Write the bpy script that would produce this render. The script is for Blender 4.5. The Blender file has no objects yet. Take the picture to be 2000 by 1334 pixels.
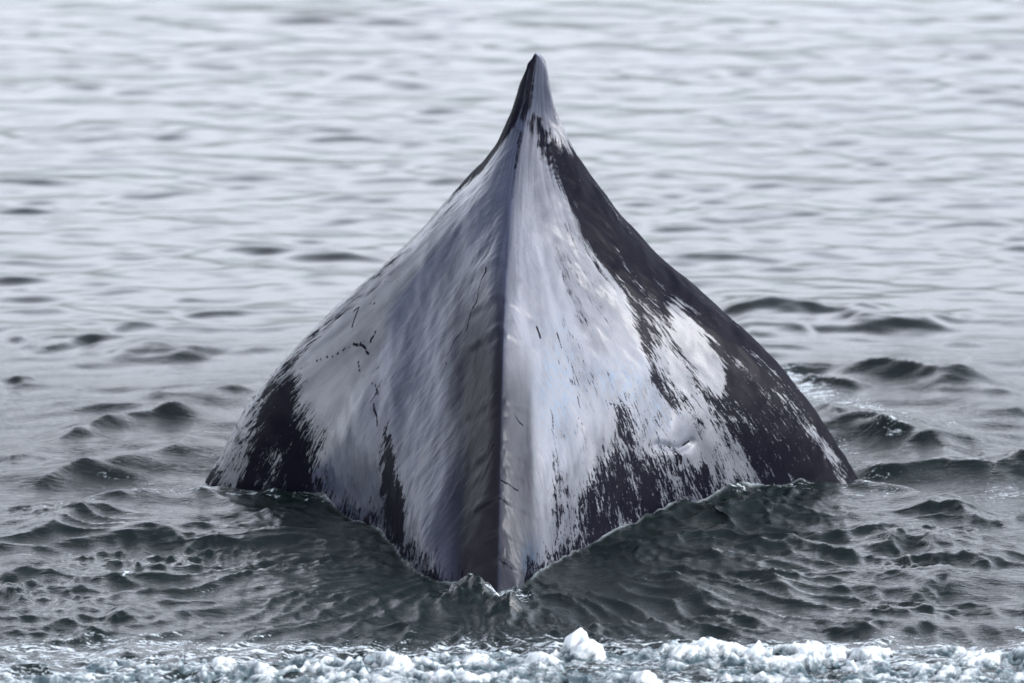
import bpy, math
import numpy as np
from mathutils import Vector

rng = np.random.default_rng(7)
S = bpy.context.scene
R = math.radians

# ---------------------------------------------------------------- camera
CAM_D, CAM_H = 17.66, 4.40            # metres back from the whale's widest section, above the water
PITCH = R(12.12)                      # looking down
FPX = 9100.0                          # focal length in pixels of a 2000 px wide picture
cam = bpy.data.cameras.new('camera')
cam.sensor_width = 36.0
cam.lens = FPX / 2000.0 * 36.0
cam.clip_end = 20000.0
cam.dof.use_dof = True
cam.dof.focus_distance = 17.15
cam.dof.aperture_fstop = 2.6
co = bpy.data.objects.new('camera', cam)
co.location = (0, -CAM_D, CAM_H)
co.rotation_euler = (R(90) - PITCH, 0, 0)
S.collection.objects.link(co)
S.camera = co

# ---------------------------------------------------------------- sky and sun
SUN_EL, SUN_AZ = R(36), R(100)         # azimuth measured from +Y towards +X
w = bpy.data.worlds.new('World')
S.world = w
w.use_nodes = True
nt = w.node_tree
nt.nodes.clear()
wo = nt.nodes.new('ShaderNodeOutputWorld')
bg = nt.nodes.new('ShaderNodeBackground')
sky = nt.nodes.new('ShaderNodeTexSky')
sky.sky_type = 'NISHITA'
sky.sun_disc = False
sky.sun_elevation = SUN_EL
sky.sun_rotation = SUN_AZ
sky.air_density = 1.0
sky.dust_density = 2.0
sky.ozone_density = 3.0
hs = nt.nodes.new('ShaderNodeHueSaturation')
hs.inputs['Saturation'].default_value = 0.22
hs.inputs['Value'].default_value = 1.6
nt.links.new(sky.outputs[0], hs.inputs['Color'])
# thin broken cloud: soft, large, the same all round the sky
tcw = nt.nodes.new('ShaderNodeTexCoord')
mpw = nt.nodes.new('ShaderNodeMapping')
mpw.inputs['Scale'].default_value = (1, 1, 2.6)
nzw = nt.nodes.new('ShaderNodeTexNoise')
nzw.inputs['Scale'].default_value = 2.2
nzw.inputs['Detail'].default_value = 5
crw = nt.nodes.new('ShaderNodeValToRGB')
crw.color_ramp.elements[0].position = 0.30
crw.color_ramp.elements[0].color = (0.80, 0.82, 0.90, 1)
crw.color_ramp.elements[1].position = 0.70
crw.color_ramp.elements[1].color = (1.22, 1.20, 1.18, 1)
mxw = nt.nodes.new('ShaderNodeMix')
mxw.data_type = 'RGBA'
mxw.blend_type = 'MULTIPLY'
mxw.inputs['Factor'].default_value = 1.0
nt.links.new(tcw.outputs['Generated'], mpw.inputs[0])
nt.links.new(mpw.outputs[0], nzw.inputs['Vector'])
nt.links.new(nzw.outputs['Fac'], crw.inputs[0])
nt.links.new(hs.outputs[0], mxw.inputs['A'])
nt.links.new(crw.outputs[0], mxw.inputs['B'])
# sky brightness by height: dim horizon, bright middle band added to light near water
spx = nt.nodes.new('ShaderNodeSeparateXYZ')
nt.links.new(tcw.outputs['Generated'], spx.inputs[0])
hz = nt.nodes.new('ShaderNodeValToRGB')
hz.color_ramp.interpolation = 'EASE'
e = hz.color_ramp.elements
e[0].position, e[0].color = 0.0, (0.32, 0.342, 0.346, 1)
e[1].position, e[1].color = 0.72, (0.62, 0.63, 0.70, 1)
e2 = e.new(0.35)
e2.color = (2.25, 2.27, 2.32, 1)
nt.links.new(spx.outputs['Z'], hz.inputs[0])
mxh = nt.nodes.new('ShaderNodeMix')
mxh.data_type = 'RGBA'
mxh.blend_type = 'MULTIPLY'
mxh.inputs['Factor'].default_value = 1.0
nt.links.new(mxw.outputs['Result'], mxh.inputs['A'])
nt.links.new(hz.outputs[0], mxh.inputs['B'])
nt.links.new(mxh.outputs['Result'], bg.inputs['Color'])
bg.inputs['Strength'].default_value = 0.15
nt.links.new(bg.outputs[0], wo.inputs[0])

sl = bpy.data.lights.new('sun', 'SUN')
sl.energy = 1.15
sl.angle = R(20)
sl.color = (1.0, 0.97, 0.93)
so = bpy.data.objects.new('sun', sl)
sd = Vector((math.sin(SUN_AZ) * math.cos(SUN_EL), math.cos(SUN_AZ) * math.cos(SUN_EL), math.sin(SUN_EL)))
so.rotation_euler = sd.to_track_quat('Z', 'Y').to_euler()
so.location = (20, 10, 30)
S.collection.objects.link(so)

S.view_settings.view_transform = 'Standard'
S.view_settings.look = 'None'
S.view_settings.gamma = 1
S.view_settings.use_curve_mapping = False
S.view_settings.exposure = 0.70

# ---------------------------------------------------------------- measuring helpers (photo pixels <-> the place)
cp, sp_ = math.cos(PITCH), math.sin(PITCH)


def to_px(x, y, z):
    """photo pixel of a point of the place"""
    dy, dz = y + CAM_D, z - CAM_H
    d = dy * cp - dz * sp_
    up = dy * sp_ + dz * cp
    return 1000 + FPX * x / d, 667 - FPX * up / d


def on_plane(px, py, Y):
    """x, z of the point at depth Y seen at that pixel"""
    k = (667 - py) / FPX
    dy = Y + CAM_D
    dz = dy * (k * cp - sp_) / (cp + k * sp_)
    d = dy * cp - dz * sp_
    return (px - 1000) / FPX * d, dz + CAM_H


def on_water(px, py, z0=0.0):
    px, py = np.asarray(px, float), np.asarray(py, float)
    k = (667 - py) / FPX
    dy = (z0 - CAM_H) * (cp + k * sp_) / (k * cp - sp_)
    d = dy * cp - (z0 - CAM_H) * sp_
    return (px - 1000) / FPX * d, dy - CAM_D


def smooth(a, b, x):
    t = np.clip((x - a) / (b - a), 0, 1)
    return t * t * (3 - 2 * t)


def pchip(xk, yk, x):
    xk, yk = np.asarray(xk, float), np.asarray(yk, float)
    h = np.diff(xk)
    m = np.diff(yk) / h
    d = np.zeros_like(yk)
    for i in range(1, len(xk) - 1):
        if m[i - 1] * m[i] > 0:
            w1, w2 = 2 * h[i] + h[i - 1], h[i] + 2 * h[i - 1]
            d[i] = (w1 + w2) / (w1 / m[i - 1] + w2 / m[i])
    d[0], d[-1] = m[0], m[-1]
    x = np.asarray(x, float)
    xc = np.clip(x, xk[0], xk[-1])
    i = np.clip(np.searchsorted(xk, xc) - 1, 0, len(xk) - 2)
    t = (xc - xk[i]) / h[i]
    return ((2 * t**3 - 3 * t**2 + 1) * yk[i] + (t**3 - 2 * t**2 + t) * h[i] * d[i]
            + (-2 * t**3 + 3 * t**2) * yk[i + 1] + (t**3 - t**2) * h[i] * d[i + 1])


_perm = rng.permutation(4096)
_grad = rng.uniform(0, 2 * np.pi, 4096)


def pnoise(x, y):
    xi, yi = np.floor(x).astype(np.int64), np.floor(y).astype(np.int64)
    xf, yf = x - xi, y - yi

    def g(ix, iy, fx, fy):
        a = _grad[_perm[(_perm[ix & 4095] + iy) & 4095]]
        return np.cos(a) * fx + np.sin(a) * fy
    u = xf**3 * (xf * (xf * 6 - 15) + 10)
    v = yf**3 * (yf * (yf * 6 - 15) + 10)
    a, b = g(xi, yi, xf, yf), g(xi + 1, yi, xf - 1, yf)
    c, d = g(xi, yi + 1, xf, yf - 1), g(xi + 1, yi + 1, xf - 1, yf - 1)
    return 1.5 * ((a * (1 - u) + b * u) * (1 - v) + (c * (1 - u) + d * u) * v)


def fbm(x, y, o=4):
    s, a = 0, 1
    for k in range(o):
        s = s + a * pnoise(x * 2**k + 17.3 * k, y * 2**k - 9.1 * k)
        a *= 0.5
    return s


def poly_sd(px, py, poly):
    """signed distance in pixels to a closed outline, positive inside"""
    P = np.asarray(poly, float)
    Q = np.roll(P, -1, 0)
    best = np.full(px.shape, 1e9)
    ins = np.zeros(px.shape, bool)
    for (ax, ay), (bx, by) in zip(P, Q):
        ex, ey = bx - ax, by - ay
        t = np.clip(((px - ax) * ex + (py - ay) * ey) / (ex * ex + ey * ey + 1e-9), 0, 1)
        best = np.minimum(best, np.hypot(px - ax - t * ex, py - ay - t * ey))
        c = (ay > py) != (by > py)
        with np.errstate(divide='ignore', invalid='ignore'):
            xx = ax + (py - ay) * ex / (ey if ey else 1e-9)
        ins ^= c & (px < xx)
    return np.where(ins, best, -best)


def line_d(px, py, pts):
    """distance to an open line, the fraction along it, the signed side"""
    P = np.asarray(pts, float)
    L = np.hypot(*(P[1:] - P[:-1]).T)
    acc = np.concatenate([[0], np.cumsum(L)]) / L.sum()
    best = np.full(px.shape, 1e9)
    along = np.zeros(px.shape)
    side = np.zeros(px.shape)
    for i in range(len(P) - 1):
        (ax, ay), (bx, by) = P[i], P[i + 1]
        ex, ey = bx - ax, by - ay
        t = np.clip(((px - ax) * ex + (py - ay) * ey) / (ex * ex + ey * ey), 0, 1)
        dx, dy = px - ax - t * ex, py - ay - t * ey
        d = np.hypot(dx, dy)
        m = d < best
        best = np.where(m, d, best)
        along = np.where(m, acc[i] + t * (acc[i + 1] - acc[i]), along)
        side = np.where(m, np.sign(ex * dy - ey * dx), side)
    return best, along, side


def grid_mesh(name, X, Y, Z, attrs=None, uv=None):
    n, m = X.shape
    me = bpy.data.meshes.new(name)
    me.vertices.add(n * m)
    me.vertices.foreach_set('co', np.stack([X, Y, Z], -1).astype(np.float32).ravel())
    idx = np.arange(n * m, dtype=np.int32).reshape(n, m)
    q = np.stack([idx[:-1, :-1], idx[:-1, 1:], idx[1:, 1:], idx[1:, :-1]], -1).reshape(-1, 4)
    me.loops.add(q.size)
    me.loops.foreach_set('vertex_index', q.ravel())
    me.polygons.add(len(q))
    me.polygons.foreach_set('loop_start', np.arange(0, q.size, 4, dtype=np.int32))
    me.polygons.foreach_set('use_smooth', np.ones(len(q), bool))
    me.update()
    for k, v in (attrs or {}).items():
        a = me.attributes.new(k, 'FLOAT', 'POINT')
        a.data.foreach_set('value', np.asarray(v, np.float32).ravel())
    for k, v in (uv or {}).items():
        a = me.attributes.new(k, 'FLOAT_VECTOR', 'POINT')
        a.data.foreach_set('vector', np.stack([v[0], v[1], np.zeros_like(v[0])], -1).astype(np.float32).ravel())
    return me


def add(name, me, mat):
    me.materials.append(mat)
    o = bpy.data.objects.new(name, me)
    S.collection.objects.link(o)
    return o


class NT:
    """small helper to write node graphs"""
    def __init__(s, name):
        s.m = bpy.data.materials.new(name)
        s.m.use_nodes = True
        s.t = s.m.node_tree
        s.t.nodes.clear()
        s.out = s.t.nodes.new('ShaderNodeOutputMaterial')
        s.b = s.t.nodes.new('ShaderNodeBsdfPrincipled')
        s.t.links.new(s.b.outputs[0], s.out.inputs[0])

    def put(s, sock, v):
        if hasattr(v, 'is_output'):
            s.t.links.new(v, sock)
        elif isinstance(v, (tuple, list)) and len(v) == 3 and sock.type == 'RGBA':
            sock.default_value = (*v, 1)
        else:
            sock.default_value = v

    def attr(s, n, vec=False):
        a = s.t.nodes.new('ShaderNodeAttribute')
        a.attribute_name = n
        return a.outputs['Vector' if vec else 'Fac']

    def math(s, op, a, b=0.0, c=0.0, clamp=False):
        n = s.t.nodes.new('ShaderNodeMath')
        n.operation = op
        n.use_clamp = clamp
        for i, v in enumerate((a, b, c)):
            s.put(n.inputs[i], v)
        return n.outputs[0]

    def noise(s, vec, scale, detail=4, rough=0.5, dist=0.0, stretch=None, rot=0.0):
        if stretch or rot:
            m = s.t.nodes.new('ShaderNodeMapping')
            m.inputs['Scale'].default_value = stretch or (1, 1, 1)
            m.inputs['Rotation'].default_value = (0, 0, rot)
            s.put(m.inputs['Vector'], vec)
            vec = m.outputs[0]
        n = s.t.nodes.new('ShaderNodeTexNoise')
        s.put(n.inputs['Vector'], vec)
        n.inputs['Scale'].default_value = scale
        n.inputs['Detail'].default_value = detail
        n.inputs['Roughness'].default_value = rough
        n.inputs['Distortion'].default_value = dist
        return n.outputs['Fac']

    def ramp(s, v, a, b, lo=0.0, hi=1.0):
        n = s.t.nodes.new('ShaderNodeMapRange')
        n.interpolation_type = 'SMOOTHSTEP'
        s.put(n.inputs['Value'], v)
        for k, x in (('From Min', a), ('From Max', b), ('To Min', lo), ('To Max', hi)):
            s.put(n.inputs[k], x)
        return n.outputs['Result']

    def mix(s, f, a, b):
        n = s.t.nodes.new('ShaderNodeMix')
        n.data_type = 'RGBA'
        s.put(n.inputs['Factor'], f)
        s.put(n.inputs['A'], a)
        s.put(n.inputs['B'], b)
        return n.outputs['Result']

    def bump(s, h, strength, dist, normal=None):
        n = s.t.nodes.new('ShaderNodeBump')
        n.inputs['Strength'].default_value = strength
        n.inputs['Distance'].default_value = dist
        s.put(n.inputs['Height'], h)
        if normal is not None:
            s.put(n.inputs['Normal'], normal)
        return n.outputs['Normal']

    def obj(s):
        return s.t.nodes.new('ShaderNodeTexCoord').outputs['Object']

    def set(s, **k):
        for n, v in k.items():
            s.put(s.b.inputs[n.replace('_', ' ')], v)


# ================================================================ the whale
# back line (the ridge): along the tail stock, up the rear edge of the fin, over its tip, down its front edge, on to the back
# each row: photo pixel of the ridge, its depth, and the depth of the rib's foot
NEAR = [  # px, py, Y of ridge, Y of foot
    (966, 1360, -1.62, -1.75),
    (968, 1230, -1.51, -1.62),
    (970, 1150, -1.42, -1.46),
    (973, 1040, -1.31, -1.33),
    (975, 950, -1.21, -1.22),
    (978, 800, -0.99, -0.99),
    (984, 600, -0.62, -0.62),
    (996, 420, -0.22, -0.22),
    (1010, 300, 0.06, 0.06),
    (1022, 245, 0.17, 0.15),
    (1030, 195, 0.235, 0.20),
    (1040, 140, 0.262, 0.24),
    (1045, 105, 0.285, 0.28),
    (1047, 101, 0.33, 0.34),
]
rid = []
for px, py, Yr, Yf in NEAR:
    x, z = on_plane(px, py, Yr)
    rid.append((x, Yr, z, Yf))
zt = rid[-1][2]
rid += [(0.092, 0.40, zt - 0.05, 0.42), (0.082, 0.52, zt - 0.17, 0.53), (0.07, 0.72, zt - 0.33, 0.72), (0.05, 1.0, zt - 0.50, 1.0),
        (0.03, 1.6, zt - 0.78, 1.6), (0.0, 2.4, 0.45, 2.4), (0.0, 3.2, -0.2, 3.3), (0.0, 3.7, -0.7, 3.9)]
rid = np.array(rid)
seg = np.sqrt((np.diff(rid[:, :3], axis=0)**2).sum(1))
T = np.concatenate([[0], np.cumsum(seg)])
# outline of the widest section in photo pixels: py, left, right
SIL = [(101, 1037, 1055), (110, 1030, 1058), (150, 1018, 1062), (200, 1003, 1070), (250, 985, 1085), (300, 959, 1105), (350, 914, 1136), (410, 860, 1174),
       (470, 802, 1228), (520, 752, 1280), (580, 686, 1352), (640, 622, 1418), (720, 545, 1497), (800, 484, 1562), (900, 428, 1630), (965, 394, 1678),
       (1060, 360, 1725), (1200, 340, 1760), (1400, 350, 1750)]
YS = 0.45
sz, sL, sR = [], [], []
for py, l, r in SIL:
    xl, z = on_plane(l, py, YS)
    xr, _ = on_plane(r, py, YS)
    sz.append(z)
    sL.append(xl)
    sR.append(xr)
sz, sL, sR = np.array(sz)[::-1], np.array(sL)[::-1], np.array(sR)[::-1]

# the water line along the near body: half widths by depth, read off the photograph
WL = [(985, 1160), (872, 1140), (755, 1050), (680, 1015), (620, 990), (500, 972), (330, 935)]
WR = [(985, 1160), (1000, 1150), (1095, 1085), (1185, 1045), (1270, 1012), (1400, 978), (1560, 955), (1745, 935)]
wl = np.array([on_water(*p) for p in WL])
wr = np.array([on_water(*p) for p in WR])

NT_, NS_ = 640, 470
tk = T
t = np.concatenate([np.linspace(0, T[13], 470, endpoint=False), np.linspace(T[13], T[-1], NT_ - 470)])
rx, ry, rz, rf = (pchip(tk, rid[:, i], t) for i in range(4))
s = (np.linspace(0, 1, NS_ // 2 + 1)[1:])**1.25          # denser near the ridge
ZB = -0.75
cols_x, cols_y, cols_z, uu, vv, fl = [], [], [], [], [], []
for sgn in (-1, 1):
    sil = sL if sgn < 0 else sR
    wt = wl if sgn < 0 else wr
    Tn, Sn = np.meshgrid(t, s, indexing='ij')
    RX, RY, RZ, RF = (np.repeat(a[:, None], len(s), 1) for a in (rx, ry, rz, rf))
    bot = ZB * 1.0 - 0.0 * RZ
    Zz = RZ + (np.minimum(bot, RZ - 0.25) - RZ) * Sn
    dep = RZ - Zz
    Yy = RF + (RY - RF) * np.exp(-dep / 0.10)
    # half width at this depth's full section
    cx = pchip(np.array([-0.8, 0.9, 1.3, 1.6, 1.8]), np.array([-0.07, -0.03, 0.01, 0.07, 0.10]), Zz)
    full = np.abs(pchip(sz, sil, Zz) - cx)
    # width at the water line, and the near profile that runs from a narrow crest to it
    o = np.argsort(wt[:, 1])
    wy = np.clip(Yy, wt[o, 1].min(), wt[o, 1].max())
    W0 = np.abs(pchip(wt[o, 1] + np.arange(len(o)) * 1e-5, wt[o, 0], wy) + 0.03)
    W0 = np.where(Yy < wt[:, 1].min(), 0.0, W0) + 0.02
    r0 = np.maximum(RZ, 0.03)
    q = dep / r0
    pw = 0.80
    near = W0 * np.where(q < 1, np.abs(q)**pw * (1 + 0.28 * np.sin(np.pi * np.clip(q, 0, 1))), 1 + 0.42 * (q - 1) * r0 / (r0 + 0.35))
    # below the surface the tail stock stays as thick as a real one
    under = 0.34 * smooth(0.0, 0.75, dep) * smooth(-1.1, -1.9, Yy)
    near = np.maximum(near, under * smooth(0.0, -0.3, Zz))
    near = near + 0.020 * (1 - np.exp(-dep / 0.012))
    # full section: round off at the ridge, thick fin
    fullr = full * (1 - np.exp(-dep / (0.035 - 0.023 * smooth(1.45, 1.6, RZ))))
    k = smooth(-0.25, 0.42, Yy)
    # widths as seen only reach the full outline at YS
    hw = near * (1 - k) + fullr * k
    # forward body: shrinks only slowly
    hw = hw * (1 - 0.0 * Yy)
    top_narrow = smooth(0.55, 1.2, Yy)
    body = 1.32 * np.sqrt(np.clip(1 - np.clip((Zz + 0.25) / np.maximum(RZ + 0.25, 0.05), -1, 1)**2, 0, 1)) * (1 - 0.12 * smooth(2, 3.9, Yy))
    zup = Zz + 0.30 * np.maximum(Yy - YS, 0) + 0.10 * top_narrow
    beh = np.abs(pchip(sz, sil, zup) - pchip(np.array([-0.8, 0.9, 1.3, 1.6, 1.8]), np.array([-0.07, -0.03, 0.01, 0.07, 0.10]), zup))
    beh = beh * (1 - np.exp(-dep / (0.035 + 0.25 * top_narrow)))
    zlo = Zz - 0.262 * np.maximum(YS - Yy, 0)
    cap = np.abs(pchip(sz, sil, zlo) - pchip(np.array([-0.8, 0.9, 1.3, 1.6, 1.8]), np.array([-0.07, -0.03, 0.01, 0.07, 0.10]), zlo))
    hw = np.where(Yy > YS, beh, np.minimum(hw, cap))
    # fin blade: only as thick as its own chord allows
    fin = smooth(1.34, 1.46, Zz) * smooth(0.9, 0.5, Yy)
    chord = np.abs(RY - 0.27)
    cen = np.where(k > 0.5, cx, RX)
    ctr = RX + (cx - RX) * np.maximum(smooth(0.0, 0.5, dep) * k, smooth(0.0, 0.13, dep) * smooth(0.05, 0.3, Yy))
    Xx = ctr + sgn * hw
    cols_x.append(Xx)
    cols_y.append(Yy)
    cols_z.append(Zz)
    fl.append(sgn * hw / (full + 0.02) * 1.25)
    vv.append(sgn * np.cumsum(np.hypot(np.diff(Xx, axis=1, prepend=RX[:, :1]), np.diff(Zz, axis=1, prepend=RZ[:, :1])), 1))
    uu.append(Tn)
GX = np.concatenate([cols_x[0][:, ::-1], rx[:, None], cols_x[1]], 1)
GY = np.concatenate([cols_y[0][:, ::-1], ry[:, None], cols_y[1]], 1)
GZ = np.concatenate([cols_z[0][:, ::-1], rz[:, None], cols_z[1]], 1)
GU = np.concatenate([uu[0][:, ::-1], t[:, None], uu[1]], 1)
GV = np.concatenate([vv[0][:, ::-1], 0 * t[:, None], vv[1]], 1)

GF = np.concatenate([fl[0][:, ::-1], 0 * t[:, None], fl[1]], 1)


def normals(X, Y, Z):
    a = np.stack([np.gradient(v, axis=0) for v in (X, Y, Z)], -1)
    b = np.stack([np.gradient(v, axis=1) for v in (X, Y, Z)], -1)
    n = np.cross(b, a)
    return n / (np.linalg.norm(n, axis=-1, keepdims=True) + 1e-12)


N = normals(GX, GY, GZ)
if N[100, NS_ // 2 + 60, 0] < 0:
    N = -N
# relief: knuckles along the crest, slanting folds beside it, hollows and muscle on the flanks, fine wrinkles
PX, PY = to_px(GX, GY, GZ)
crest = np.exp(-(GV / 0.035)**2)
ph = (PY / 62.0) + 0.5 * pnoise(PY / 140.0, PY * 0 + 3.0)
knuck = np.abs(np.sin(np.pi * ph))**0.7
low = smooth(420, 700, PY)
disp = crest * knuck * 0.009 * low * np.clip(0.7 + 0.9 * pnoise(PY / 90.0 + 5, PY * 0 + 8.5), 0.1, 1.4)
for pyk, amp in ((1085, .010), (1030, .008), (965, .009), (905, .006), (868, .007), (770, .008), (640, .009), (575, .010), (505, .006)):
    # a fold runs from the crest down to the left and one to the right
    dl = PY - (pyk + 0.45 * (978 - PX) * 0.9 - 0.0)
    m = smooth(130, 10, np.abs(978 - PX)) * (PX < 985)
    disp += amp * 0.55 * m * np.clip(0.8 + 1.2 * pnoise(GU * 6, GV * 14), 0, 2) * (np.exp(-(dl / 9.0)**2) - 0.7 * np.exp(-((dl - 14) / 9.0)**2))
    dr = PY - (pyk + 5 + 0.55 * (PX - 978))
    m = smooth(90, 10, np.abs(PX - 985)) * (PX > 978)
    disp += amp * 0.20 * m * (np.exp(-(dr / 7.0)**2) - 0.8 * np.exp(-((dr - 11) / 6.0)**2))
# hollow beside the crest on the left, a rounded muscle further out, and one shallow trough
hl = np.exp(-((PX - (925 + 0.02 * (1100 - PY))) / 42.0)**2) * smooth(420, 750, PY)
disp -= 0.045 * smooth(976, 885, PX) * smooth(690, 860, PX) * smooth(380, 760, PY) * (GV < 0)
mus = np.exp(-((PX - (845 + 0.12 * (900 - PY))) / 45.0)**2) * smooth(450, 600, PY)
disp += 0.006 * mus
tr = np.exp(-((PX - (735 + 0.10 * (700 - PY))) / 30.0)**2) * smooth(560, 700, PY)
disp -= 0.010 * tr
trr = np.exp(-((PX - 1045 - 0.02 * (PY - 900)) / 16.0)**2) * smooth(650, 850, PY)
disp -= 0.006 * trr
disp += 0.006 * fbm(GU * 3.1, GV * 4.2 + 5, 3) * smooth(0.0, 0.1, np.abs(GV))
disp += 0.0005 * fbm(GU * 40, GV * 12 + 5, 3) * smooth(0.0, 0.1, np.abs(GV))
wr_ = pnoise((GU * 0.8 + np.abs(GV) * 0.6) * 42 + 1.5 * pnoise(GU * 9, GV * 9), (np.abs(GV) * 0.8 - GU * 0.6) * 9)
wr_ = wr_ * (0.5 + fbm(GU * 5 + 2, GV * 5, 2))
disp += 0.0011 * wr_ * smooth(0.004, 0.03, np.abs(GV)) * smooth(0.9, 0.2, np.abs(GV))
disp += 0.0015 * fbm(GU * 14, GV * 9 + 3, 3) * smooth(0.0, 0.06, np.abs(GV))
disp *= smooth(1.55, 1.40, GZ) * 0.9 + 0.1
# the eyelet fold low on the right flank and small dents
d, _, _ = line_d(PX, PY, [(1285, 868), (1325, 878), (1350, 862)])
disp -= 0.010 * np.exp(-(d / 6)**2)
dd = np.hypot((PX - 1325) / 26, (PY - 890) / 14)
disp += 0.012 * np.exp(-dd**2)
GX2, GY2, GZ2 = (g + disp * N[..., i] for i, g in enumerate((GX, GY, GZ)))

# black skin (1) or pale (0), the pale mostly sky sheen painted in, and how bluish / mauve the pale skin is
BLACK = [
    ([(1036, 228), (1052, 232), (1070, 265), (1085, 268), (1100, 285), (1170, 320), (1240, 400), (1330, 480), (1450, 560), (1540, 650), (1620, 750), (1770, 930),
      (1860, 1200), (1400, 1200), (1395, 960), (1385, 900), (1372, 840), (1345, 800), (1320, 800), (1270, 745), (1252, 670), (1235, 600), (1205, 550), (1160, 500), (1130, 455),
      (1118, 400), (1085, 340), (1058, 290), (1046, 262)], 1.0),
    ([(1196, 800), (1215, 770), (1235, 800), (1243, 870), (1300, 885), (1400, 895), (1420, 1060), (1100, 1120), (1118, 1000), (1150, 930), (1175, 880)], 0.72),
    ([(1245, 905), (1275, 890), (1300, 920), (1290, 1010), (1250, 1010)], 0.9),
    ([(1355, 900), (1395, 900), (1400, 960), (1350, 960)], 0.9),
    ([(1085, 860), (1100, 870), (1108, 1000), (1100, 1090), (1070, 1100), (1078, 980)], 0.62),
    ([(1085, 500), (1110, 490), (1125, 560), (1118, 610), (1098, 570)], 0.42),
    ([(1085, 640), (1105, 640), (1110, 760), (1095, 770)], 0.36),
    ([(1100, 440), (1140, 445), (1160, 500), (1130, 505)], 0.45),
    ([(525, 752), (560, 728), (585, 735), (592, 790), (612, 830), (612, 900), (620, 960), (600, 990), (380, 990), (375, 965), (440, 870), (482, 790)], 0.95),
    ([(590, 820), (625, 830), (640, 930), (700, 985), (760, 1060), (600, 1040)], 0.62),
    ([(600, 960), (700, 975), (800, 1060), (870, 1120), (870, 1180), (700, 1130), (590, 1040)], 0.58),
    ([(740, 842), (760, 850), (768, 925), (784, 975), (790, 1090), (750, 1050), (738, 930)], 0.93),
    ([(700, 640), (712, 670), (730, 750), (742, 850), (735, 850), (722, 760)], 0.36),
    ([(1030, 105), (1042, 108), (1030, 150), (1022, 200), (1006, 245), (985, 275), (945, 330), (900, 370), (880, 385), (900, 350), (950, 300), (985, 240), (1000, 190), (1010, 150)], 1.0),
    ([(890, 372), (870, 415), (770, 515), (650, 640), (570, 735), (520, 790), (400, 960), (360, 960), (480, 780), (600, 640), (740, 520), (850, 410)], 0.60),
    ([(1035, 104), (1049, 104), (1047, 165), (1036, 212), (1022, 240), (1014, 232), (1027, 170)], 0.85),
    ([(1015, 255), (1022, 255), (1012, 320), (1004, 388), (1000, 388), (1006, 310)], 0.9),
]
PALE = [
    ([(380, 975), (425, 890), (480, 795), (525, 745), (505, 830), (475, 900), (462, 975)], 0.44),  # wet sheen painted along the left outline
    ([(1470, 680), (1560, 785), (1700, 965), (1655, 965), (1535, 790)], 0.34),  # rim light painted along the right outline
    ([(1200, 520), (1300, 560), (1450, 700), (1640, 940), (1640, 1000), (1400, 1000), (1300, 760)], 0.15),
    ([(1260, 600), (1300, 640), (1360, 720), (1440, 850), (1490, 960), (1400, 960), (1365, 870), (1285, 730)], 0.42),
    ([(1298, 588), (1325, 592), (1362, 632), (1402, 690), (1418, 735), (1405, 770), (1372, 742), (1345, 705), (1318, 650)], 0.86),
    ([(1285, 640), (1330, 700), (1380, 790), (1400, 850), (1390, 860), (1340, 790), (1300, 720)], 0.5),
    ([(1378, 860), (1392, 850), (1398, 900), (1386, 912)], 0.8),
    ([(500, 870), (545, 850), (560, 900), (565, 960), (500, 965)], 0.30),
    ([(1056, 110), (1066, 120), (1079, 200), (1100, 262), (1082, 262), (1066, 240), (1052, 215), (1044, 170)], 0.9),
]
JX = PX + 9 * fbm(GF * 26, GZ * 6, 3)
JY = PY + 16 * fbm(GF * 30 + 40, GZ * 4, 3)
dark = np.zeros_like(PX)
for pl, a in BLACK:
    sd_ = poly_sd(JX, JY, pl)
    wdt = 42 if a > 0.5 else 26
    if pl[0] in ((1035, 104), (1030, 105), (1015, 255)):
        wdt = 5
        sd_ = poly_sd(PX, PY, pl)
    if pl[0] == (1036, 228):
        wdt = 24
    if pl[0] == (740, 842):
        wdt = 16
    dark = np.maximum(dark, a * smooth(-wdt, wdt, sd_) if a <= 0.95 else a * smooth(-wdt, wdt * 0.8, sd_))
for pl, a in PALE:
    sd_ = poly_sd(JX, JY, pl)
    dark = dark * (1 - a * smooth(-12, 10, sd_))
dark = np.maximum(dark, 0.9 * smooth(0.6, 0.95, GY) * smooth(0.0, 0.3, np.abs(GV)))
dark = np.maximum(dark, 0.64 * smooth(0.17, 0.0, GZ) * smooth(0.06, 0.25, np.abs(GV)))
dark = np.maximum(dark, 0.17 * smooth(0, 60, poly_sd(PX, PY, [(1050, 430), (1120, 430), (1250, 600), (1400, 900), (1200, 1000), (1060, 1100), (1060, 700)])))
marks = np.zeros_like(PX)
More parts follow.
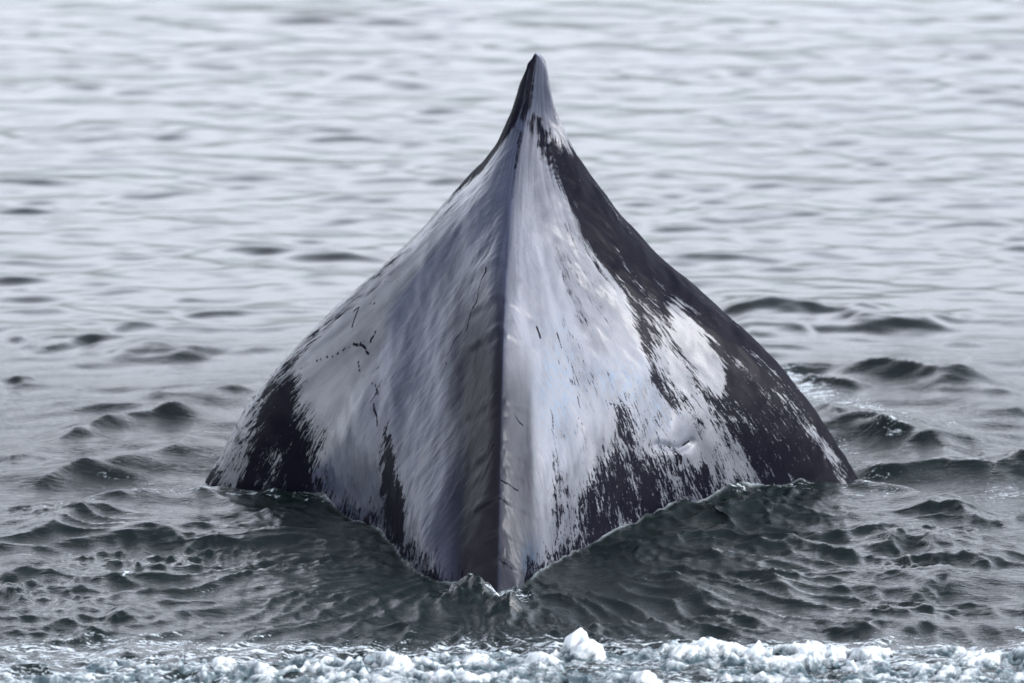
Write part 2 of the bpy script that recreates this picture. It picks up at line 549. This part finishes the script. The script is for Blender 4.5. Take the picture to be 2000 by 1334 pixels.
for pts, wpx in (([(612, 704), (650, 695), (685, 674), (722, 660)], 1.8), ([(688, 672), (705, 672), (716, 690)], 4.2), ([(720, 592), (742, 590)], 1.3),
                 ([(696, 706), (700, 725)], 2.4), ([(715, 738), (726, 750), (735, 770)], 1.8), ([(732, 640), (720, 668)], 1.4), ([(724, 782), (732, 830)], 2.2),
                 ([(918, 600), (942, 540), (950, 520)], 1.6), ([(900, 640), (915, 605)], 1.4), ([(862, 705), (858, 690), (890, 640)], 1.2), ([(685, 640), (700, 600), (690, 610)], 1.5),
                 ([(1003, 810), (1022, 833)], 1.8), ([(975, 935), (1010, 958)], 1.8), ([(975, 975), (995, 988)], 1.8), ([(975, 1092), (1000, 1110)], 1.8),
                 ([(935, 785), (972, 768)], 1.4), ([(930, 875), (970, 868)], 1.3), ([(1050, 640), (1054, 660)], 3.0), ([(1086, 650), (1096, 680)], 2.0),
                 ([(1290, 870), (1320, 877), (1350, 862)], 2.0), ([(1075, 800), (1084, 838)], 1.6), ([(1005, 250), (1016, 262), (1008, 320), (1003, 380)], 1.8)):
    d, al, _ = line_d(PX + 3 * pnoise(GU * 22, GV * 22), PY + 2.5 * pnoise(GU * 25 + 7, GV * 25), pts)
    marks = np.maximum(marks, 0.9 * np.exp(-(d / (0.72 * wpx))**2))
blue = np.zeros_like(PX)
for cx_, cy_, ax_, ay_, a in ((1090, 760, 45, 110, 0.8), (1215, 745, 70, 45, 0.75), (1290, 800, 50, 60, 0.55), (1035, 1090, 16, 38, 1.6), (1090, 640, 40, 40, 0.4)):
    blue = np.maximum(blue, a * np.exp(-((PX - cx_) / ax_)**2 - ((PY - cy_) / ay_)**2))
sleek_shade = smooth(1062, 1030, PX - 0.03 * (PY - 900)) * smooth(600, 800, PY) * (GV > 0)
sleek_shade = np.maximum(sleek_shade, 1.5 * smooth(810, 915, PX) * smooth(400, 760, PY) * (GV <= 0))  # shade on the left of the crest, painted as darker skin

lit_tint = smooth(-14, 14, poly_sd(JX, PY, [(1000, 230), (945, 365), (845, 480), (756, 600), (738, 700), (700, 800), (640, 900), (200, 1100), (200, 500), (700, 350), (900, 220)])) * (GV <= 0)  # grazing sheen on the outer left flank, painted as a lighter tone
lit_tint = np.maximum(lit_tint, 0.55 * smooth(1.55, 1.38, GZ) * (GV > 0) * smooth(0.0, 0.02, GV))  # right flank painted lighter, as the lit side
sleek_shade = np.maximum(sleek_shade, 0.55 * smooth(620, 900, PY) * smooth(640, 740, PX) * (GV <= 0))  # inner left flank darkened downwards, shade put into the colour
whale_me = grid_mesh('whale', GX2, GY2, GZ2, dict(dark=dark, marks=marks, blue=blue, sleek_shade=sleek_shade, lit_tint=lit_tint), dict(skin=(GU, GV), flow=(GF, GZ)))
m = NT('whale_skin')
uvv = m.attr('skin', True)
fl_ = m.attr('flow', True)
st1 = m.noise(fl_, 1.0, 5, 0.66, 0.35, (125, 20, 1))       # streaks that run down the flank
st2 = m.noise(fl_, 1.0, 4, 0.7, 0.0, (380, 90, 1))
st3 = m.noise(fl_, 1.0, 3, 0.6, 0.3, (16, 4, 1))
stk = m.math('ADD', m.math('MULTIPLY', st1, 0.55), m.math('ADD', m.math('MULTIPLY', st2, 0.30), m.math('MULTIPLY', st3, 0.38)))
f = m.math('ADD', m.attr('dark'), m.math('MULTIPLY', m.math('SUBTRACT', stk, 0.615), 3.6))
f = m.ramp(f, 0.47, 0.57)
f = m.math('MULTIPLY', f, m.ramp(m.attr('dark'), 0.02, 0.10))
mk = m.math('MULTIPLY', m.attr('marks'), m.ramp(m.noise(fl_, 45, 3, 0.6), 0.22, 0.42))
f = m.math('MAXIMUM', f, m.ramp(mk, 0.30, 0.62))
tone = m.noise(fl_, 1.0, 4, 0.5, 0.3, (10, 4, 1))
pale = m.mix(m.ramp(tone, 0.30, 0.70), (0.012, 0.018, 0.038), (0.036, 0.044, 0.072))  # blue-grey with the left flank's shade in the colour
pale_lit = m.mix(m.ramp(tone, 0.30, 0.70), (0.078, 0.083, 0.094), (0.160, 0.166, 0.176))  # lighter copy for the lit and sheen areas
pale = m.mix(m.attr('lit_tint'), pale, pale_lit)
bl = m.math('MULTIPLY', m.attr('blue'), m.ramp(m.noise(uvv, 1.0, 5, 0.7, 0, (60, 22, 1)), 0.42, 0.6), clamp=True)
pale = m.mix(bl, pale, (0.055, 0.10, 0.16))
pale = m.mix(m.math('MULTIPLY', m.attr('sleek_shade'), 0.64), pale, (0.008, 0.007, 0.010))
blk = m.mix(st2, (0.002, 0.002, 0.005), (0.006, 0.006, 0.011))
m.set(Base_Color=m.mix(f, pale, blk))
m.set(Roughness=m.math('ADD', m.math('MULTIPLY', f, 0.10), m.ramp(st1, 0.3, 0.7, 0.44, 0.54)))
m.set(Specular_IOR_Level=m.math('MULTIPLY', m.math('SUBTRACT', 0.32, m.math('MULTIPLY', f, 0.30)), m.ramp(m.attr('sleek_shade'), 0, 1.3, 1.0, 0.2)), IOR=1.40)
m.set(Coat_Weight=m.math('MULTIPLY', m.math('SUBTRACT', 0.80, m.math('MULTIPLY', f, 0.70)), m.ramp(m.attr('sleek_shade'), 0, 1.3, 1.0, 0.25)), Coat_Roughness=0.22, Coat_IOR=1.33)
wr1 = m.noise(uvv, 1.0, 6, 0.62, 0.5, (34, 26, 1), 0.35)
wr2 = m.noise(uvv, 1.0, 4, 0.6, 0.0, (190, 120, 1))
nrm = m.bump(wr1, 0.38, 0.008)
nrm = m.bump(wr2, 0.75, 0.0026, nrm)
nrm = m.bump(m.math('SUBTRACT', 1.0, f), 0.35, 0.0018, nrm)
m.set(Normal=nrm)
whale = add('whale', whale_me, m.m)
whale['label'] = 'humped grey and black whale back with pointed dorsal fin rising from the sea'
whale['category'] = 'whale'

# ================================================================ the sea
def ocean_patch(size, n, lmin, lmax, spread_dir, power, slope, seed, peak=None):
    """height and sideways shift of a periodic patch of sea, from a wave spectrum"""
    r = np.random.default_rng(seed)
    kx = np.fft.fftfreq(n, size / n) * 2 * np.pi
    KX, KY = np.meshgrid(kx, kx, indexing='ij')
    K = np.hypot(KX, KY)
    K[0, 0] = 1
    lam = 2 * np.pi / K
    amp = K**(-power) * np.exp(-(lmin / lam)**4) * np.exp(-(lam / lmax)**4)
    cosd = (KX * math.cos(spread_dir) + KY * math.sin(spread_dir)) / K
    iso = 0.12 if peak is None else peak
    amp *= iso + (1 - iso) * np.abs(cosd)**3
    ph = r.normal(size=(n, n)) + 1j * r.normal(size=(n, n))
    H = amp * ph
    H[0, 0] = 0
    sx = np.fft.ifft2(1j * KX * H).real
    sy = np.fft.ifft2(1j * KY * H).real
    rms = math.sqrt((sx**2 + sy**2).mean())
    H *= slope / rms
    return (np.fft.ifft2(H).real, np.fft.ifft2(-1j * KX / K * H).real, np.fft.ifft2(-1j * KY / K * H).real, size, n)


def sample(p, X, Y, rot=0.0):
    h, dx, dy, size, n = p
    c, s_ = math.cos(rot), math.sin(rot)
    u = ((X * c + Y * s_) / size) % 1.0 * n
    v = ((-X * s_ + Y * c) / size) % 1.0 * n
    i, j = np.floor(u).astype(int) % n, np.floor(v).astype(int) % n
    fu, fv = u - np.floor(u), v - np.floor(v)
    i1, j1 = (i + 1) % n, (j + 1) % n
    r = [a[i, j] * (1 - fu) * (1 - fv) + a[i1, j] * fu * (1 - fv) + a[i, j1] * (1 - fu) * fv + a[i1, j1] * fu * fv for a in (h, dx, dy)]
    return r[0], r[1] * c - r[2] * s_, r[1] * s_ + r[2] * c


PA = ocean_patch(13.7, 768, 0.28, 1.4, R(82), 1.7, 0.085, 11)
PB = ocean_patch(5.3, 768, 0.12, 0.60, R(78), 1.7, 0.19, 12)
PD = ocean_patch(1.9, 512, 0.028, 0.10, R(20), 1.2, 0.32, 14, 0.6)
PC = ocean_patch(2.9, 512, 0.055, 0.26, R(60), 1.3, 0.30, 13, 0.45)


def axis(core0, core1, d0, g0, g1, end0, end1):
    a = list(np.arange(core0, core1, d0))
    lo, d = [], d0
    x = core0
    while x > end0:
        d *= 1 + g0
        x -= d
        lo.append(x)
    hi, d = [], d0
    x = a[-1]
    while x < end1:
        d *= 1 + g1
        x += d
        hi.append(x)
    return np.array(lo[::-1] + a + hi)


ax = axis(-2.15, 2.15, 0.0095, 0.018, 0.018, -3500, 3500)
ay = axis(-2.9, 0.35, 0.0105, 0.03, 0.0052, -120, 40)
ay2 = [ay[-1]]
d = ay[-1] - ay[-2]
while ay2[-1] < 6000:
    d *= 1.08
    ay2.append(ay2[-1] + d)
ay = np.concatenate([ay, ay2[1:]])
WX, WY = np.meshgrid(ax, ay)
gx = np.gradient(ax)[None, :] + 0 * WX
gy = np.gradient(ay)[:, None] + 0 * WX
res = np.maximum(gx, gy)
QX, QY = to_px(WX, np.minimum(WY, 200), 0 * WX)      # where the flat sea lies in the photograph (for measuring only)
inf = np.abs(WX) < 6

# distance to the whale's own water line, from the shape just built
k0 = np.abs(GZ) < 0.03
wpts_x, wpts_y = GX[k0], GY[k0]
ridge_px = np.interp(WY, GY[:, NS_ // 2][:470], GX[:, NS_ // 2][:470])


def halfw(y, wt):
    o = np.argsort(wt[:, 1])
    return np.interp(y, wt[o, 1], wt[o, 0])


xl_, xr_ = halfw(WY, wl), halfw(WY, wr)
front = wl[0, 1]
dl_ = np.where(WX < (xl_ + xr_) / 2, xl_ - WX, WX - xr_)
slopeL = 0.62
dist = np.where(WY < front, np.hypot(WX - xl_, WY - front), np.maximum(dl_, 0) * slopeL)
dist = np.where(WY > 1.0, np.maximum(dist, WY - 1.0), dist)
near_body = np.exp(-dist / 0.030)

wake = smooth(3.2, 0.3, np.hypot(WX * 0.75, (WY + 0.9) * 0.9))       # how disturbed the sea is
crestY = np.interp(WX, on_water(np.array([-600, 0, 200, 400, 600, 980, 1390, 1540, 1700, 1900, 2100, 2600]), np.array([1080, 1012, 992, 975, 992, 1040, 985, 962, 968, 1005, 1020, 1100]))[0],
                   on_water(np.array([-600, 0, 200, 400, 600, 980, 1390, 1540, 1700, 1900, 2100, 2600]), np.array([1080, 1012, 992, 975, 992, 1040, 985, 962, 968, 1005, 1020, 1100]))[1])
crestY = crestY + 0.05 * fbm(WX * 2.2, WX * 0 + 1, 3)
infront = smooth(0.03, -0.05, WY - crestY)
crest_amp = smooth(3.0, 1.0, np.abs(WX))
z = np.zeros_like(WX)
hump = np.where(WY < crestY, np.exp(-((crestY - WY) / 0.8)**1.2), np.exp(-((WY - crestY) / 0.10)**2))
side = smooth(0.10, 0.75, np.abs(WX + 0.02))
z += 0.046 * crest_amp * hump * side - 0.006 * (1 - side)
z += 0.026 * side * crest_amp * np.exp(-((WY - crestY) / 0.05)**2) * (0.5 + 0.9 * fbm(WX * 5, WX * 0 + 2, 3))
z -= 0.030 * crest_amp * np.exp(-((WY - crestY - 0.35) / 0.25)**2)

# sample the spectra
farq = smooth(-0.3, 5, WY)
fa, fb, fc = (sample(PA, WX, WY, 0.0), sample(PB, WX + 3.3, WY * 1.0, 0.25), sample(PC, WX, WY, -0.2))
bigmod = 0.75 + 0.6 * np.clip(fbm(WX * 0.35, WY * 0.22, 2) + 0.2, 0, 1)
lod = lambda r0: smooth(r0, r0 * 0.3, res)
aA = (0.62 - 0.12 * wake) * bigmod * lod(0.5)
aB = (0.42 + 0.14 * wake + 0.12 * wake * infront) * lod(0.25)
aC = (0.03 + 0.97 * infront * smooth(3.2, 0.5, np.hypot(WX, WY + 1.4)) + 0.10 * wake * (1 - infront)) * lod(0.035)
patch = np.clip(0.75 + 1.0 * fbm(WX * 1.6 + 3, WY * 1.6, 2), 0.2, 1.6)
aC = aC * patch * 0.85
aB = aB * np.clip(0.95 + 0.6 * fbm(WX * 0.9 + 13, WY * 0.9, 2), 0.4, 1.5)
gl = smooth(0.25, 0.9, np.hypot(WX * 0.9, (WY + 1.25) * 1.2))          # the slick right at the tail stock is flatter
aA = aA * (0.35 + 0.65 * gl)
aB = aB * (0.35 + 0.65 * gl)
aC = aC * (0.8 + 0.2 * gl)
fd = sample(PD, WX, WY, 0.1)
aD = aC * smooth(0.02, 0.0105, gx) * np.clip(0.8 + 1.2 * fbm(WX * 2.4 - 3, WY * 2.4, 2), 0.1, 2.0)
z += aA * fa[0] + aB * fb[0] + aC * fc[0] + aD * fd[0]
SX = -(aA * fa[1] + aB * fb[1] + aC * fc[1]) * 1.15
SY = -(aA * fa[2] + aB * fb[2] + aC * fc[2]) * 1.15

# single waves of the wake, measured on the photograph: points, height, half thickness (m)
WAVES = [
    ([(30, 955), (140, 920), (250, 900), (350, 880), (460, 850)], 0.085, 0.15),
    ([(90, 872), (160, 850), (230, 828), (300, 815), (440, 795)], 0.070, 0.10),
    ([(250, 785), (380, 775), (520, 758)], 0.050, 0.16),
    ([(40, 808), (130, 800), (210, 796), (300, 802), (380, 798)], 0.026, 0.14),
    ([(30, 668), (90, 664), (150, 672)], 0.035, 0.16),
    ([(190, 682), (300, 676), (420, 690)], 0.045, 0.18),
    ([(0, 745), (80, 735)], 0.03, 0.1),
    ([(0, 905), (60, 893), (110, 905)], 0.04, 0.08),
    ([(1570, 795), (1640, 830), (1720, 845), (1800, 868), (1880, 905)], 0.110, 0.16),
    ([(1640, 905), (1760, 915), (1850, 905), (1930, 915), (2000, 905)], 0.050, 0.10),
    ([(1930, 905), (1975, 900), (2020, 925)], 0.060, 0.09),
    ([(1500, 712), (1600, 714), (1700, 716)], 0.035, 0.08),
    ([(1640, 712), (1760, 728), (1870, 740), (1960, 738)], 0.085, 0.16),
    ([(1560, 735), (1680, 758)], 0.045, 0.08),
    ([(1800, 760), (2010, 770)], 0.040, 0.15),
    ([(1380, 606), (1500, 598), (1640, 606), (1720, 620)], 0.055, 0.20),
    ([(1440, 640), (1600, 636)], 0.03, 0.2),
    ([(1640, 622), (1780, 622), (1860, 632)], 0.045, 0.18),
    ([(1880, 805), (2010, 812)], 0.035, 0.12),
    ([(1345, 1062), (1400, 1085), (1480, 1110), (1530, 1150), (1570, 1190)], 0.032, 0.05),
    ([(1262, 1118), (1330, 1145), (1400, 1180), (1480, 1205), (1530, 1235)], 0.030, 0.05),
    ([(1700, 1085), (1780, 1045), (1820, 1070), (1835, 1110)], 0.050, 0.09),
    ([(1760, 1175), (1840, 1140), (1860, 1170)], 0.045, 0.09),
    ([(1790, 1010), (1840, 995), (1880, 1010), (1920, 1035)], 0.045, 0.07),
    ([(1480, 1060), (1600, 1085), (1700, 1092)], 0.030, 0.06),
    ([(1380, 990), (1450, 1000), (1520, 1005), (1600, 1010)], 0.030, 0.05),
    ([(1870, 1090), (1960, 1105)], 0.030, 0.06),
    ([(1660, 1230), (1730, 1215), (1800, 1235)], 0.035, 0.09),
    ([(90, 1050), (150, 1010), (200, 1002), (250, 1015)], 0.050, 0.07),
    ([(20, 1135), (80, 1115), (130, 1130)], 0.040, 0.09),
    ([(200, 1135), (270, 1118), (330, 1132)], 0.040, 0.07),
    ([(130, 1195), (200, 1175)], 0.030, 0.05),
    ([(230, 1210), (290, 1175), (350, 1180)], 0.035, 0.08),
    ([(0, 1160), (60, 1158)], 0.03, 0.08),
    ([(430, 985), (500, 990), (560, 975), (610, 985)], 0.035, 0.05),
    ([(510, 1010), (560, 1030), (600, 1005)], 0.030, 0.05),
    ([(350, 1098), (400, 1090)], 0.025, 0.05),
]
wob = 0.03 * fbm(WX * 3, WY * 4, 3)
for pts, a, th in WAVES:
    P = np.array(pts, float)
    gx_, gy_ = on_water(P[:, 0], P[:, 1] + 8)
    x0, x1, y0, y1 = gx_.min() - 1, gx_.max() + 1, gy_.min() - 1.2, gy_.max() + 1.2
    r0, r1 = np.searchsorted(ay, [y0, y1])
    c0, c1 = np.searchsorted(ax, [x0, x1])
    sl_ = (slice(r0, r1), slice(c0, c1))
    dd, al, sd_ = line_d(WX[sl_] + wob[sl_], WY[sl_] + wob[sl_] * 1.3, list(zip(gx_, gy_)))
    camside = np.where(WY[sl_] < np.interp(WX[sl_], *(np.array(sorted(zip(gx_, gy_))).T)), 0.75, 1.5)
    prof = np.exp(-(dd / (th * 1.05 * camside))**1.25) * smooth(0, 0.25, al + 0.02) * smooth(1.02, 0.75, al)
    prof = prof * (0.9 + 0.25 * fbm(WX[sl_] * 3, WY[sl_] * 6 + 7, 2))
    z[sl_] += a * (0.65 if P[0, 0] < 640 and P[0, 1] > 950 else 0.95) * prof
# radiating wrinkles of the bow wave in front
ang = np.arctan2(WX + 0.03, -(WY + 0.9))
rad = np.hypot(WX + 0.03, WY + 0.9)
rip = 1 - np.abs(pnoise(ang * 9 + 0.8 * pnoise(rad * 3, ang * 3), rad * 1.1))
z += 0.016 * (rip**3 - 0.4) * infront * smooth(0.2, 0.8, rad) * smooth(3.4, 1.6, rad)
# the little splash where the ridge meets the water
for px_, py_, h_, rx_, ry_ in ((925, 1172, 0.115, 0.075, 0.09), (985, 1192, 0.075, 0.06, 0.07), (860, 1180, 0.035, 0.12, 0.10), (1010, 1190, 0.02, 0.04, 0.05)):
    bx, by = on_water(px_, py_)
    bump_ = np.exp(-((WX - bx) / rx_)**2 - ((WY - by) / ry_)**2)
    z += h_ * bump_ * (0.72 + 0.30 * fbm(WX * 18, WY * 16, 4))
# where water meets skin it climbs a little, with a tiny broken lip
z += 0.008 * near_body * smooth(-1.6, -1.3, WY)
# the film of water that climbs the skin all along the real contact line
from mathutils.bvhtree import BVHTree
i3, j3 = np.arange(0, NT_, 2), np.arange(0, GX2.shape[1], 3)
bv = np.stack([GX2, GY2, GZ2], -1)[np.ix_(i3, j3)]
bn, bm_ = bv.shape[:2]
bi = np.arange(bn * bm_).reshape(bn, bm_)
bq = np.stack([bi[:-1, :-1], bi[:-1, 1:], bi[1:, 1:], bi[1:, :-1]], -1).reshape(-1, 4)
tree = BVHTree.FromPolygons(bv.reshape(-1, 3).tolist(), bq.tolist())
film = np.zeros_like(z)
cand = np.argwhere((dist < 0.16) & (dist > 0.0) & (WY < 0.5) & (WY > -1.75) | ((np.abs(dist) < 1e-6) & (dl_ > -0.12) & (WY < 0.5) & (WY > -1.6)))
for i, j in cand:
    hit = tree.find_nearest((WX[i, j], WY[i, j], z[i, j]), 0.05)
    if hit[0] is not None:
        film[i, j] = math.exp(-(hit[3] / 0.0058)**2)
z += 0.006 * film
# white water
foam = np.zeros_like(z)


def foam_at(cx_, cy_, rx_, ry_, a, rot=0.0):
    global foam
    bx, by = on_water(cx_, cy_)
    ex, ey = on_water(cx_ + rx_, cy_)
    lx = abs(ex - bx)
    fx, fy = on_water(cx_, cy_ - ry_)
    ly = abs(fy - by)
    lx, ly, a = lx * 1.3, ly * 1.35, a + 0.08
    ux = (WX - bx) / lx
    uy = (WY - by + rot * (WX - bx)) / ly
    foam = np.maximum(foam, a * np.exp(-(ux**2 + uy**2)))


for a_ in ((1590, 765, 60, 22, 0.66, 0.9), (1670, 797, 90, 20, 0.62, 0.7), (1790, 835, 100, 16, 0.52, 0.6), (1545, 740, 40, 16, 0.7, 0.5), (1640, 880, 70, 18, 0.45, 0.4), (1740, 860, 60, 18, 0.5, 0.5),
           (1700, 925, 90, 18, 0.42, 0.2), (1960, 960, 60, 20, 0.5, 0), (440, 850, 45, 12, 0.18, -0.8), (250, 940, 70, 20, 0.40, 0),
           (440, 965, 50, 8, 0.55, 0), (1540, 958, 60, 8, 0.55, 0), (1700, 985, 60, 9, 0.5, 0), (170, 985, 60, 8, 0.5, 0), (100, 1005, 80, 9, 0.45, 0), (930, 1150, 50, 14, 0.78, 0), (990, 1165, 45, 16, 0.92, 0),
           (1900, 985, 60, 10, 0.4, 0), (245, 1135, 14, 8, 0.6, 0), (400, 1155, 20, 6, 0.5, 0), (30, 1165, 20, 6, 0.5, 0), (1990, 1235, 16, 10, 0.6, 0)):
    foam_at(*a_)
foam = np.where(foam > 0.02, foam - 0.10 * smooth(0.02, 0.3, foam), foam)
foam = np.maximum(foam, 0.40 * crest_amp * np.exp(-((WY - crestY + 0.02) / 0.07)**2) * smooth(0.15, 0.5, np.abs(WX)))
foam = np.maximum(foam, 0.55 * smooth(-1.93, -2.2, WY + 0.05 * fbm(WX * 2, WX * 0 + 9, 3)) * smooth(-3.6, -3.2, WY))
fo = foam > 0.3
z += 0.0016 * foam * fbm(WX * 14, WY * 16, 3) * lod(0.04)

# fade sideways shift near the whale so its own water line is kept
keep = smooth(0.0, 0.15, dist)
water_me = grid_mesh('water', WX + SX * keep, WY + SY * keep, z, dict(foam=foam, calm=farq, film=film * smooth(-1.7, -1.3, WY + 0.1 * pnoise(WX * 3, WY * 3))))
m = NT('sea_water')
ob = m.obj()
n1 = m.noise(ob, 16, 6, 0.6, 0.6, (0.6, 1.6, 1.0))
n2 = m.noise(ob, 34, 4, 0.6, 0.9, (0.55, 1.5, 1.0))
n2 = m.math('SUBTRACT', 1.0, m.math('ABSOLUTE', m.math('MULTIPLY_ADD', n2, 4.0, -2.0)))
fs = m.noise(ob, 17, 8, 0.74, 1.0, (0.7, 1.9, 1.0))
fs2 = m.noise(ob, 60, 4, 0.7, 0.4)
fm = m.math('ADD', m.attr('foam'), m.math('MULTIPLY', m.math('SUBTRACT', m.math('ADD', m.math('MULTIPLY', fs, 0.7), m.math('MULTIPLY', fs2, 0.3)), 0.5), 3.4))
fm = m.math('MULTIPLY', m.ramp(fm, 0.50, 0.82), m.ramp(m.attr('foam'), 0.05, 0.25))
wc = m.mix(m.noise(ob, 1.2, 3), (0.003, 0.008, 0.007), (0.006, 0.011, 0.011))
fm = m.math('MAXIMUM', fm, m.math('MULTIPLY', m.attr('film'), m.ramp(m.noise(ob, 9, 3), 0.35, 0.65, 0.05, 0.50)))
m.set(Base_Color=m.mix(fm, wc, (0.50, 0.56, 0.58)))
m.set(Roughness=m.math('ADD', 0.045, m.math('MULTIPLY', fm, 0.5)), IOR=1.333)
calm = m.attr('calm')
n = m.t.nodes.new('ShaderNodeBump')
m.put(n.inputs['Height'], n1)
m.put(n.inputs['Strength'], m.ramp(calm, 0, 1, 0.20, 0.12))
n.inputs['Distance'].default_value = 0.012
n_ = m.t.nodes.new('ShaderNodeBump')
m.put(n_.inputs['Height'], n2)
m.put(n_.inputs['Strength'], m.ramp(calm, 0, 1, 0.38, 0.03))
n_.inputs['Distance'].default_value = 0.004
m.put(n_.inputs['Normal'], n.outputs[0])
m.set(Normal=n_.outputs[0])
sea = add('water', water_me, m.m)
sea['kind'] = 'structure'

# ================================================================ the foam band in front: heaps of bubbles
fx = np.arange(-2.9, 2.9, 0.0072)
fy = np.arange(-3.05, -1.92, 0.0072)
FX, FY = np.meshgrid(fx, fy)
edge_px = np.array([0, 60, 130, 180, 230, 330, 440, 520, 600, 700, 730, 800, 860, 920, 1000, 1060, 1115, 1130, 1180, 1220, 1290, 1380, 1440, 1500, 1600, 1700, 1850, 1960, 2000])
edge_py = np.array([1292, 1283, 1288, 1285, 1277, 1278, 1268, 1290, 1275, 1287, 1268, 1288, 1272, 1266, 1268, 1270, 1256, 1250, 1262, 1268, 1252, 1240, 1256, 1262, 1260, 1268, 1262, 1272, 1262])
ex_, ey_ = on_water(edge_px, edge_py + 6)
eY = np.interp(FX, ex_, ey_) + 0.02 * fbm(FX * 9, FX * 0 + 4, 3)
inn = eY - FY                                       # metres inside the band
amt = smooth(-0.01, 0.10, inn) * (0.70 + 0.45 * fbm(FX * 1.3, FY * 2.2, 3) + 0.22 * smooth(0.0, 0.6, FX)) * (1 - 0.35 * smooth(0.15, 0.5, inn))
FZ = np.full_like(FX, -0.05)
h = 0.040 * amt


def caps(count, rmin, rmax, lift, seed):
    """raise the sheet to the tops of many overlapping bubbles"""
    r_ = np.random.default_rng(seed)
    for _ in range(count):
        bx, by = r_.uniform(-2.88, 2.88), r_.uniform(-3.03, -1.95)
        i, j = int((by - fy[0]) / 0.0072), int((bx - fx[0]) / 0.0072)
        a_ = amt[min(i, len(fy) - 1), min(j, len(fx) - 1)]
        if a_ < 0.15 or r_.random() > a_ * 1.3:
            continue
        rr = rmin + (rmax - rmin) * r_.random()**2.5
        k_ = int(rr / 0.0072) + 2
        i0, i1, j0, j1 = max(i - k_, 0), i + k_, max(j - k_, 0), j + k_
        sx_, sy_ = FX[i0:i1, j0:j1] - bx, FY[i0:i1, j0:j1] - by
        q_ = 1 - (sx_**2 + sy_**2) / rr**2
        top = base_h[i, j] - rr * lift + rr * np.sqrt(np.clip(q_, 0, 1))
        FZ[i0:i1, j0:j1] = np.where(q_ > 0, np.maximum(FZ[i0:i1, j0:j1], top), FZ[i0:i1, j0:j1])


base_h = h
ab = lambda x, y: np.abs(pnoise(x, y))
wx_, wy_ = FX + 0.05 * fbm(FX * 4, FY * 4, 2), FY + 0.05 * fbm(FX * 4 + 5, FY * 4, 2)
bil = 0.045 * ab(wx_ * 4.2, wy_ * 5.5) + 0.040 * ab(wx_ * 10, wy_ * 12) + 0.026 * ab(wx_ * 22, wy_ * 24) + 0.012 * ab(wx_ * 48, wy_ * 50)
FZ = np.where(amt > 0.02, -0.012 + amt * (0.006 + bil), -0.06)
base_h = FZ.copy()
caps(5000, 0.006, 0.015, 0.70, 4)
# taller lumps thrown up here and there
def heap(bx, by, hh, rr, n_, seed):
    r_ = np.random.default_rng(seed)
    for _ in range(n_):
        a_, q0 = r_.uniform(0, 2 * np.pi), r_.random()**0.6
        cx0, cy0 = bx + rr * q0 * math.cos(a_), by + rr * q0 * math.sin(a_)
        r0_ = r_.uniform(0.009, 0.024) * (1.2 - 0.5 * q0)
        top0 = hh * (1 - q0**2) * r_.uniform(0.75, 1.0) + 0.012
        i, j = int((cy0 - fy[0]) / 0.0072), int((cx0 - fx[0]) / 0.0072)
        k_ = int(r0_ / 0.0072) + 2
        i0, i1, j0, j1 = max(i - k_, 0), i + k_, max(j - k_, 0), j + k_
        q_ = 1 - ((FX[i0:i1, j0:j1] - cx0)**2 + (FY[i0:i1, j0:j1] - cy0)**2) / r0_**2
        t_ = top0 - r0_ + r0_ * np.sqrt(np.clip(q_, 0, 1))
        FZ[i0:i1, j0:j1] = np.where(q_ > 0, np.maximum(FZ[i0:i1, j0:j1], t_), FZ[i0:i1, j0:j1])


for px_, py_, hh, rr in ((1128, 1236, 0.105, 0.045), (1150, 1250, 0.08, 0.055), (1385, 1240, 0.075, 0.07), (1340, 1248, 0.06, 0.06), (728, 1268, 0.055, 0.025), (440, 1270, 0.05, 0.04),
                         (1560, 1250, 0.06, 0.07), (1700, 1255, 0.05, 0.09), (930, 1262, 0.045, 0.05), (1260, 1300, 0.05, 0.05), (1060, 1262, 0.05, 0.05)):
    bx, by = on_water(px_, py_ + 38)
    heap(bx, by, hh * 0.72, rr * 1.15, int(60 * (rr / 0.05)**2) + 20, int(px_))
base_h = FZ.copy()
caps(9000, 0.005, 0.011, 0.5, 5)
FZ += 0.004 * fbm(FX * 45, FY * 45, 3) + 0.006 * fbm(FX * 14, FY * 14, 2)
holes = smooth(0.05, 0.45, fbm(FX * 5, FY * 9 + 3, 4) - 0.1 * inn) * smooth(0.06, 0.16, inn)
FZ -= 0.035 * holes
FX2 = FX + 0.010 * fbm(FX * 20 + 9, FY * 20, 3)
FY2 = FY + 0.012 * fbm(FX * 20 - 9, FY * 20, 3)
foam_me = grid_mesh('sea_foam', FX2, FY2, FZ, dict(thick=np.clip(FZ / 0.06, 0, 1)))
m = NT('sea_foam')
ob = m.obj()
th_ = m.attr('thick')
nn = m.noise(ob, 11, 7, 0.72, 0.5)
nn2 = m.noise(ob, 90, 4, 0.7)
solid = m.ramp(m.math('ADD', th_, m.math('MULTIPLY', m.math('SUBTRACT', nn, 0.5), 3.2)), -0.05, 0.85)
m.set(Base_Color=m.mix(solid, (0.05, 0.08, 0.09), (0.60, 0.63, 0.63)))
m.set(Roughness=m.ramp(solid, 0, 1, 0.12, 0.5), Subsurface_Weight=0.6, Subsurface_Radius=(0.02, 0.028, 0.03), Subsurface_Scale=1.0, IOR=1.33)
b1 = m.bump(nn, 0.7, 0.012)
m.set(Normal=m.bump(nn2, 0.9, 0.005, b1))
sf = add('sea_foam', foam_me, m.m)
sf['kind'] = 'stuff'
sf['label'] = 'white bubbly foam band lying across the water in front of the whale'
sf['category'] = 'foam'
